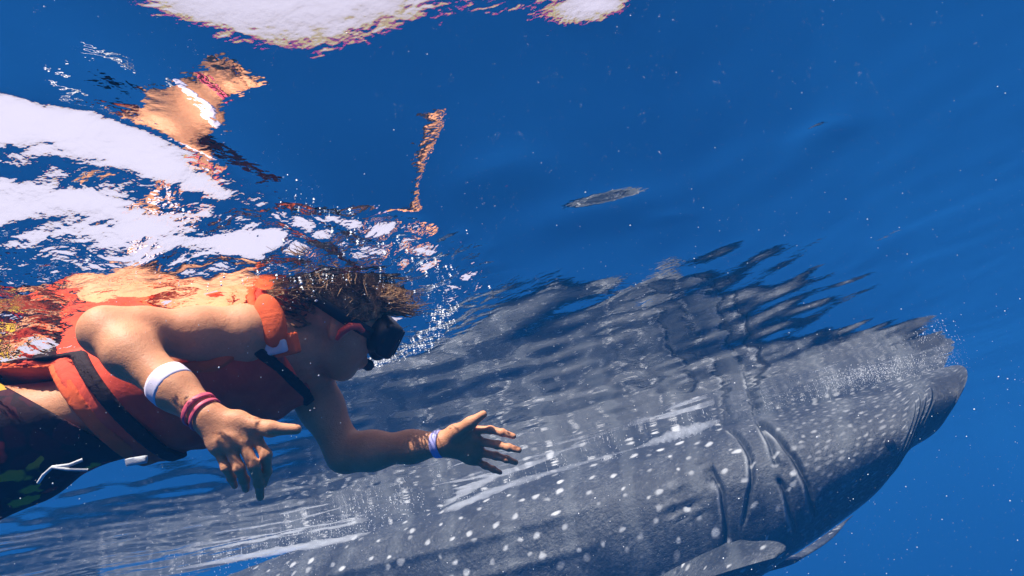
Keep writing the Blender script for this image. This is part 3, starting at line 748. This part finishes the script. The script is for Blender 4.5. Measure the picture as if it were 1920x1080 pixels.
# ---- tubes: cords, straps, hair strands
def tube(pts, rad, seg=6):
    pts = [np.asarray(p, float) for p in pts]; V = []; Q = []
    n = len(pts); rad = np.full(n, rad) if np.isscalar(rad) else rad
    for i, p in enumerate(pts):
        t = nrm(pts[min(i + 1, n - 1)] - pts[max(i - 1, 0)])
        u = np.cross(t, [0.3, 0.2, 0.93]); u = nrm(u); w = np.cross(t, u)
        for j in range(seg):
            a = 6.2832 * j / seg; V.append(p + (u * math.cos(a) + w * math.sin(a)) * rad[i])
    for i in range(n - 1):
        for j in range(seg): Q.append((i * seg + j, i * seg + (j + 1) % seg, (i + 1) * seg + (j + 1) % seg, (i + 1) * seg + j))
    return np.array(V), np.array(Q)
def tubes(lst):
    Vs, Qs, o = [], [], 0
    for v, q in lst: Vs.append(v); Qs.append(q + o); o += len(v)
    return np.concatenate(Vs), np.concatenate(Qs)

V, Q = tubes([tube([P(155, 862, 1.385), P(130, 872, 1.375), P(98, 876, 1.38), P(82, 890, 1.385), P(72, 905, 1.40)], 0.0032),
              tube([P(98, 876, 1.38), P(125, 880, 1.372), P(165, 881, 1.385)], 0.003)])
ppart("drawstring", V, Q, "cord")

bk = Field(LO, HI, 0.003); kc = P(256, 864, 1.395); kd = nrm(P(240, 872, 1.375) - P(190, 880, 1.375)); ko = nrm(CAM - kc); ko = nrm(ko - kd * (ko @ kd)); kx = np.cross(kd, ko)
d1, d2, d3 = lin(kc, kd), lin(kc, kx), lin(kc, ko)
rv, rq = nets(region(np.abs(d1) - 0.020, np.abs(d2) - 0.0075, np.abs(d3) - 0.007), LO, H, 1)
ppart("buckle", rv, rq, "reflective", VEST)

# ---- bands on the wrists
def band(name, c, axis, r, w, th, mat, squash=(1.0, 1.0)):
    a = nrm(axis); u = nrm(np.cross(a, _F)); v = np.cross(a, u); V, Q = [], []
    prof = [(-w, 0), (-w, th), (-w * 0.6, th * 1.35), (w * 0.6, th * 1.35), (w, th), (w, 0)]; N = 40; m = len(prof)
    for j in range(N):
        t = 6.2832 * j / N
        for pa, pr in prof:
            wob = 0.0009 * math.sin(3 * t + 1.0)
            V.append(c + a * (pa + wob) + (u * math.cos(t) * squash[0] + v * math.sin(t) * squash[1]) * (r + pr))
    for j in range(N):
        for k in range(m - 1): Q.append((j * m + k, ((j + 1) % N) * m + k, ((j + 1) % N) * m + k + 1, j * m + k + 1))
    return ppart(name, np.array(V), np.array(Q), mat)
fa = wr_n - el_n
band("wristband", mid(el_n, wr_n, 0.66), fa, 0.0370, 0.015, 0.0022, "whiteband")["label"] = "wide white and lilac wristband"
band("wristband", mid(el_n, wr_n, 0.93), fa, 0.0305, 0.0045, 0.0018, "pinkband")["label"] = "thin pink red bracelet"
band("wristband", mid(el_n, wr_n, 0.985), fa * 1.0 + _R * 0.02, 0.0295, 0.0035, 0.0016, "pinkband")["label"] = "thin pink red bracelet"
band("wristband", mid(el_f, wr_f, 0.97), wr_f - el_f, 0.0275, 0.0085, 0.002, "lilacband")["label"] = "lilac blue wristband"

# ---- diving mask, strap, mouthpiece
mk = Field(hc - 0.25, hc + 0.25, 0.003, 0.08)
mk.ell(hp(0.090, 0.018), hax, (0.034, 0.046, 0.078), 0.0, mar=0.03)
mk.cap(hp(0.10, 0.005), hp(0.116, -0.026), 0.020, 0.018, 0.02, mar=0.03)
mx, my, mz = mk.coords()
ff = ((mx - hc[0]) * h_fw[0] + (my - hc[1]) * h_fw[1] + (mz - hc[2]) * h_fw[2])
uu = ((mx - hc[0]) * h_up[0] + (my - hc[1]) * h_up[1] + (mz - hc[2]) * h_up[2])
ll = ((mx - hc[0]) * h_l[0] + (my - hc[1]) * h_l[1] + (mz - hc[2]) * h_l[2])
def rbox(cf, cu, rf, ru, rl, rad):
    qf, qu, ql = np.abs(ff - cf) - rf + rad, np.abs(uu - cu) - ru + rad, np.abs(ll) - rl + rad
    return np.sqrt(np.maximum(qf, 0) ** 2 + np.maximum(qu, 0) ** 2 + np.maximum(ql, 0) ** 2) + np.minimum(np.maximum(qf, np.maximum(qu, ql)), 0) - rad
mk.f = np.minimum(mk.f, rbox(0.112, 0.018, 0.020, 0.040, 0.076, 0.012))
V, Q = nets(mk.f, hc - 0.25, 0.003, 2)
MASK = ppart("diving_mask", V, Q, "black")
V, Q = nets(rbox(0.133, 0.021, 0.004, 0.031, 0.066, 0.003), hc - 0.25, 0.003, 1)
ppart("lens", V, Q, "lens", MASK)
sv = []
for s in (1,):
    ring = []
    for k in range(33):
        t = math.pi * 2 * k / 32
        ring.append(hp(-0.010 + 0.108 * math.cos(t), 0.030 - 0.018 * math.cos(t), 0.0865 * math.sin(t)))
V, Q = [], []
for k, p in enumerate(ring[:-1]):
    o_ = nrm(p - hp(-0.01, 0.03))
    for du, dr in ((-0.013, 0.0), (0.013, 0.0), (0.013, 0.004), (-0.013, 0.004)): V.append(p + h_up * du + o_ * dr)
for k in range(32):
    for j in range(4): Q.append((k * 4 + j, k * 4 + (j + 1) % 4, ((k + 1) % 32) * 4 + (j + 1) % 4, ((k + 1) % 32) * 4 + j))
ppart("mask_strap", np.array(V), np.array(Q), "black", MASK)
V, Q = tubes([tube([hp(0.045, 0.018, 0.083), hp(0.03, 0.024, 0.09), hp(0.012, 0.018, 0.094), hp(0.0, -0.002, 0.094), hp(0.0, -0.02, 0.088)], [0.005, 0.008, 0.009, 0.008, 0.004], 8)])
ppart("strap_buckle", V, Q, "redrubber", MASK)
V, Q = tubes([tube([hp(0.085, -0.058), hp(0.112, -0.060), hp(0.120, -0.062)], [0.012, 0.014, 0.008], 10)])
ppart("mouthpiece", V, Q, "black")

# ---- hair: a cap over the skull, wet locks and loose strands
hr = Field(hc - 0.25, hc + 0.25, 0.003, 0.08)
hr.ell(hp(-0.016, 0.042), hax, (0.104, 0.092, 0.084), 0, mar=0.03)
hr.ell(hp(-0.075, 0.02), hax, (0.05, 0.065, 0.066), 0.02, mar=0.03)
ang = np.arctan2(ll, uu)
hr.f = hr.f + (0.0035 * np.sin(ll * 260 + 14 * ff) * np.sin(uu * 120 + ff * 90)).astype(np.float32)
hr.f = np.maximum(hr.f, -(uu - 0.012 + 0.38 * ff * (ff < 0) - 0.55 * np.maximum(ff, 0)))
V, Q = nets(hr.f, hc - 0.25, 0.003, 1)
lst = [(V, Q)]
for k in range(800):
    t = random.uniform(-2.9, 2.9); e = random.uniform(0.0, 1.0)
    f0 = random.uniform(-0.10, 0.07); l0 = random.uniform(-0.075, 0.075)
    r_ = max(0.0, 1 - (f0 / 0.11) ** 2 - (l0 / 0.085) ** 2)
    p = hp(-0.016 + f0, 0.042 + 0.092 * math.sqrt(r_), l0)
    back = random.uniform(0.03, 0.09); j = lambda s: np.array([random.gauss(0, s) for _ in range(3)])
    d = -h_fw * random.uniform(0.2, 1) + h_l * random.uniform(-0.5, 0.7) + h_up * random.uniform(-0.3, 0.35)
    d = nrm(d) * back
    pts = [p, p + d * 0.33 + j(.004), p + d * 0.66 + j(.007) - h_up * 0.004, p + d + j(.010) - h_up * 0.01]
    lst.append(tube(pts, [0.0011, 0.0014, 0.0011, 0.0004], 4))
for k in range(160):                                     # wet locks down the nape
    p = hp(-0.085 + random.uniform(-.02, .03), random.uniform(-0.03, 0.05), random.uniform(-0.03, 0.07))
    j = lambda s: np.array([random.gauss(0, s) for _ in range(3)])
    d = -h_fw * random.uniform(0.03, 0.10) - h_up * random.uniform(-0.02, 0.03) + h_l * random.uniform(-.02, .03)
    lst.append(tube([p, p + d * 0.4 + j(.005), p + d * 0.8 + j(.006), p + d * 1.2 + j(.008)], [0.003, 0.003, 0.002, 0.0006], 4))
for k in range(150):                                     # floating tuft over the forehead
    p = hp(0.07 + random.uniform(-.03, .03), 0.085 + random.uniform(-.02, .015), random.uniform(-0.04, 0.05))
    d = h_fw * random.uniform(0.03, 0.075) + h_up * random.uniform(0.0, 0.035) + h_l * random.uniform(-.02, .02)
    j = lambda s: np.array([random.gauss(0, s) for _ in range(3)])
    lst.append(tube([p, p + d * 0.4 + j(.004), p + d * 0.8 + h_up * 0.006 + j(.005), p + d + h_up * 0.014 + j(.007)], [0.002, 0.0018, 0.0012, 0.0004], 4))
V, Q = tubes(lst)
ppart("hair", V, Q, "hair")

# ------------------------------------------------------------------ foam, bubbles and specks in the water
OCT_V = np.array([(1, 0, 0), (-1, 0, 0), (0, 1, 0), (0, -1, 0), (0, 0, 1), (0, 0, -1)], float)
OCT_F = np.array([(0, 2, 4), (2, 1, 4), (1, 3, 4), (3, 0, 4), (2, 0, 5), (1, 2, 5), (3, 1, 5), (0, 3, 5)])
def swarm(name, pts, rad, label, cat):
    pts = np.asarray(pts); rad = np.asarray(rad); n = len(pts)
    V = (pts[:, None] + OCT_V[None] * rad[:, None, None]).reshape(-1, 3)
    Fc = (OCT_F[None] + 6 * np.arange(n)[:, None, None]).reshape(-1, 3)
    o = link(name, mesh_np(name, V, Fc), MAT["bubble"]); tag(o, label, cat, kind="stuff"); return o

def along(pts, n, spread, seed):
    """points scattered about a line of picture positions lying on the water"""
    r = np.random.default_rng(seed); pts = np.array(pts, float)
    t = r.random(n) * (len(pts) - 1); i = np.minimum(t.astype(int), len(pts) - 2); f = (t - i)[:, None]
    return pts[i] * (1 - f) + pts[i + 1] * f + np.stack([r.normal(0, s_, n) for s_ in spread], -1), r
wash = []; wr_ = []
for line, n, spread, size in (
        ([S(600, 1022, -.03), S(780, 985, -.04), S(900, 928, -.05), S(1050, 880, -.05), S(1240, 824, -.05), S(1345, 793, -.04)], 450, (0.07, 0.06, 0.025), 0.0024),
        ([S(380, 1060, -.03), S(520, 1030, -.05), S(700, 995, -.06)], 450, (0.22, 0.18, 0.06), 0.0030),
        ([S(620, 985, -.05), S(760, 950, -.05)], 200, (0.2, 0.2, 0.05), 0.0035),
        ([S(1430, 765, -.03), S(1600, 722, -.03), S(1700, 700, -.03), S(1790, 690, -.03)], 500, (0.09, 0.12, 0.02), 0.0017),
        ([S(1560, 705, -.01), S(1690, 690, -.01)], 500, (0.10, 0.16, 0.015), 0.0018),
        ([S(1720, 630, 0), S(1755, 606, 0), S(1770, 670, -.01), S(1795, 700, -.04)], 130, (0.05, 0.06, 0.02), 0.0017)):
    p, r = along(line, n, spread, len(wash) + 40)
    p[:, 2] = np.minimum(p[:, 2], height(p[:, 0], p[:, 1]) - 0.012)
    wash.append(p); wr_.append(size * (0.5 + r.random(n)))
swarm("wash_foam", np.concatenate(wash), np.concatenate(wr_), "white streak of foam and fine bubbles along the back of the whale shark", "foam")
def veil_of_bubbles(pts, rad, flat, seed):
    """lumpy tapering closed tongue of aerated water just below the surface"""
    r = np.random.default_rng(seed); pts = np.array(pts); tt = np.arange(len(pts)); q = np.linspace(0, len(pts) - 1, 70)
    c = spline(tt, pts, q); rr = spline(tt, np.array(rad), q); V, Q = [], []; m = 24
    for i, p in enumerate(c):
        t = nrm(c[min(i + 1, 69)] - c[max(i - 1, 0)]); sd_ = nrm(np.cross(t, [0, 0, 1.0])); up = np.cross(sd_, t)
        for j in range(m):
            a = 6.2832 * j / m
            w = 1 + 0.20 * math.sin(i * 0.55 + 2 * a + seed) + 0.16 * math.sin(i * 1.3 - 3 * a) + 0.08 * r.normal()
            V.append(p + rr[i] * w * (sd_ * math.cos(a) + up * math.sin(a) * flat))
    for i in range(69):
        for j in range(m): Q.append((i * m + j, i * m + (j + 1) % m, (i + 1) * m + (j + 1) % m, (i + 1) * m + j))
    V = np.array(V); V[:, 2] = np.minimum(V[:, 2], height(V[:, 0], V[:, 1]) - 0.006)
    me = bpy.data.meshes.new("aerated_water"); me.from_pydata(V.tolist(), [], Q + [list(range(m))[::-1], list(range(69 * m, 70 * m))]); me.update()
    bm = bmesh.new(); bm.from_mesh(me); bmesh.ops.recalc_face_normals(bm, faces=bm.faces); bm.to_mesh(me); bm.free(); return me
t = NT("aerated_water")
pv = t.n("ShaderNodeVolumePrincipled", {"Color": C(0.93, 0.96, 0.99), "Density": 7.0, "Absorption Color": C(0, 0, 0)})
t.t.links.new(pv.outputs[0], t.out.inputs[1])
for pts, rad, flat, lab in (
        ([S(770, 988, -.05), S(860, 948, -.06), S(960, 908, -.06), S(1080, 872, -.06), S(1200, 838, -.06)], (0.003, 0.045, 0.040, 0.024, 0.008), 0.5, "long blue white wash tapering behind the hand along the shark's back"),
        ([S(1190, 842, -.06), S(1245, 822, -.06), S(1300, 805, -.06), S(1350, 788, -.05)], (0.006, 0.045, 0.055, 0.016), 0.6, "short bright white wash above the gills of the shark"),
        ([S(330, 1068, -.05), S(480, 1040, -.06), S(640, 1012, -.07), S(760, 985, -.06)], (0.02, 0.09, 0.09, 0.01), 0.25, "faint wide patch of wash at the bottom edge left of the shark")):
    o = link("wash", veil_of_bubbles(pts, rad, flat, 3), t.m); tag(o, lab, "foam", kind="stuff")
wash = []; wr_ = []
for line, n, spread, size in (
        ([S(690, 676, -.02), S(735, 655, -.02), S(785, 640, -.02), S(815, 600, -.02), S(832, 540, -.01)], 900, (0.02, 0.04, 0.012), 0.0012),
        ([S(832, 560, -.01), S(825, 490, -.01), S(760, 455, -.01), S(640, 410, -.01), S(560, 370, -.01)], 190, (0.02, 0.03, 0.008), 0.0014),
        ([S(300, 520, -.02), S(480, 470, -.02), S(640, 470, -.02), S(760, 520, -.02)], 200, (0.08, 0.10, 0.015), 0.0013),
        ([S(540, 560, -.03), S(640, 545, -.04), S(720, 560, -.03)], 140, (0.05, 0.05, 0.02), 0.0010)):
    p, r = along(line, n, spread, len(wash) + 60)
    p[:, 2] = np.minimum(p[:, 2], height(p[:, 0], p[:, 1]) - 0.004)
    wash.append(p); wr_.append(size * (0.25 + 2.6 * r.random(n) ** 5))
swarm("bubbles", np.concatenate(wash), np.concatenate(wr_), "white air bubbles in the stirred water round the head of the swimmer", "bubbles")

n = 11000
u = rng.uniform(-150, 2070, n); v = rng.uniform(-100, 1180, n); dd = rng.uniform(0.7, 4.5, n) ** 1.0
pts = np.array([P(a, b, c_) for a, b, c_ in zip(u, v, dd)])
keep = pts[:, 2] < -0.12; pts = pts[keep]
swarm("drifting_specks", pts, 0.00025 + 0.0009 * rng.random(len(pts)) ** 5, "tiny white specks drifting all through the blue water", "specks")
print("done")
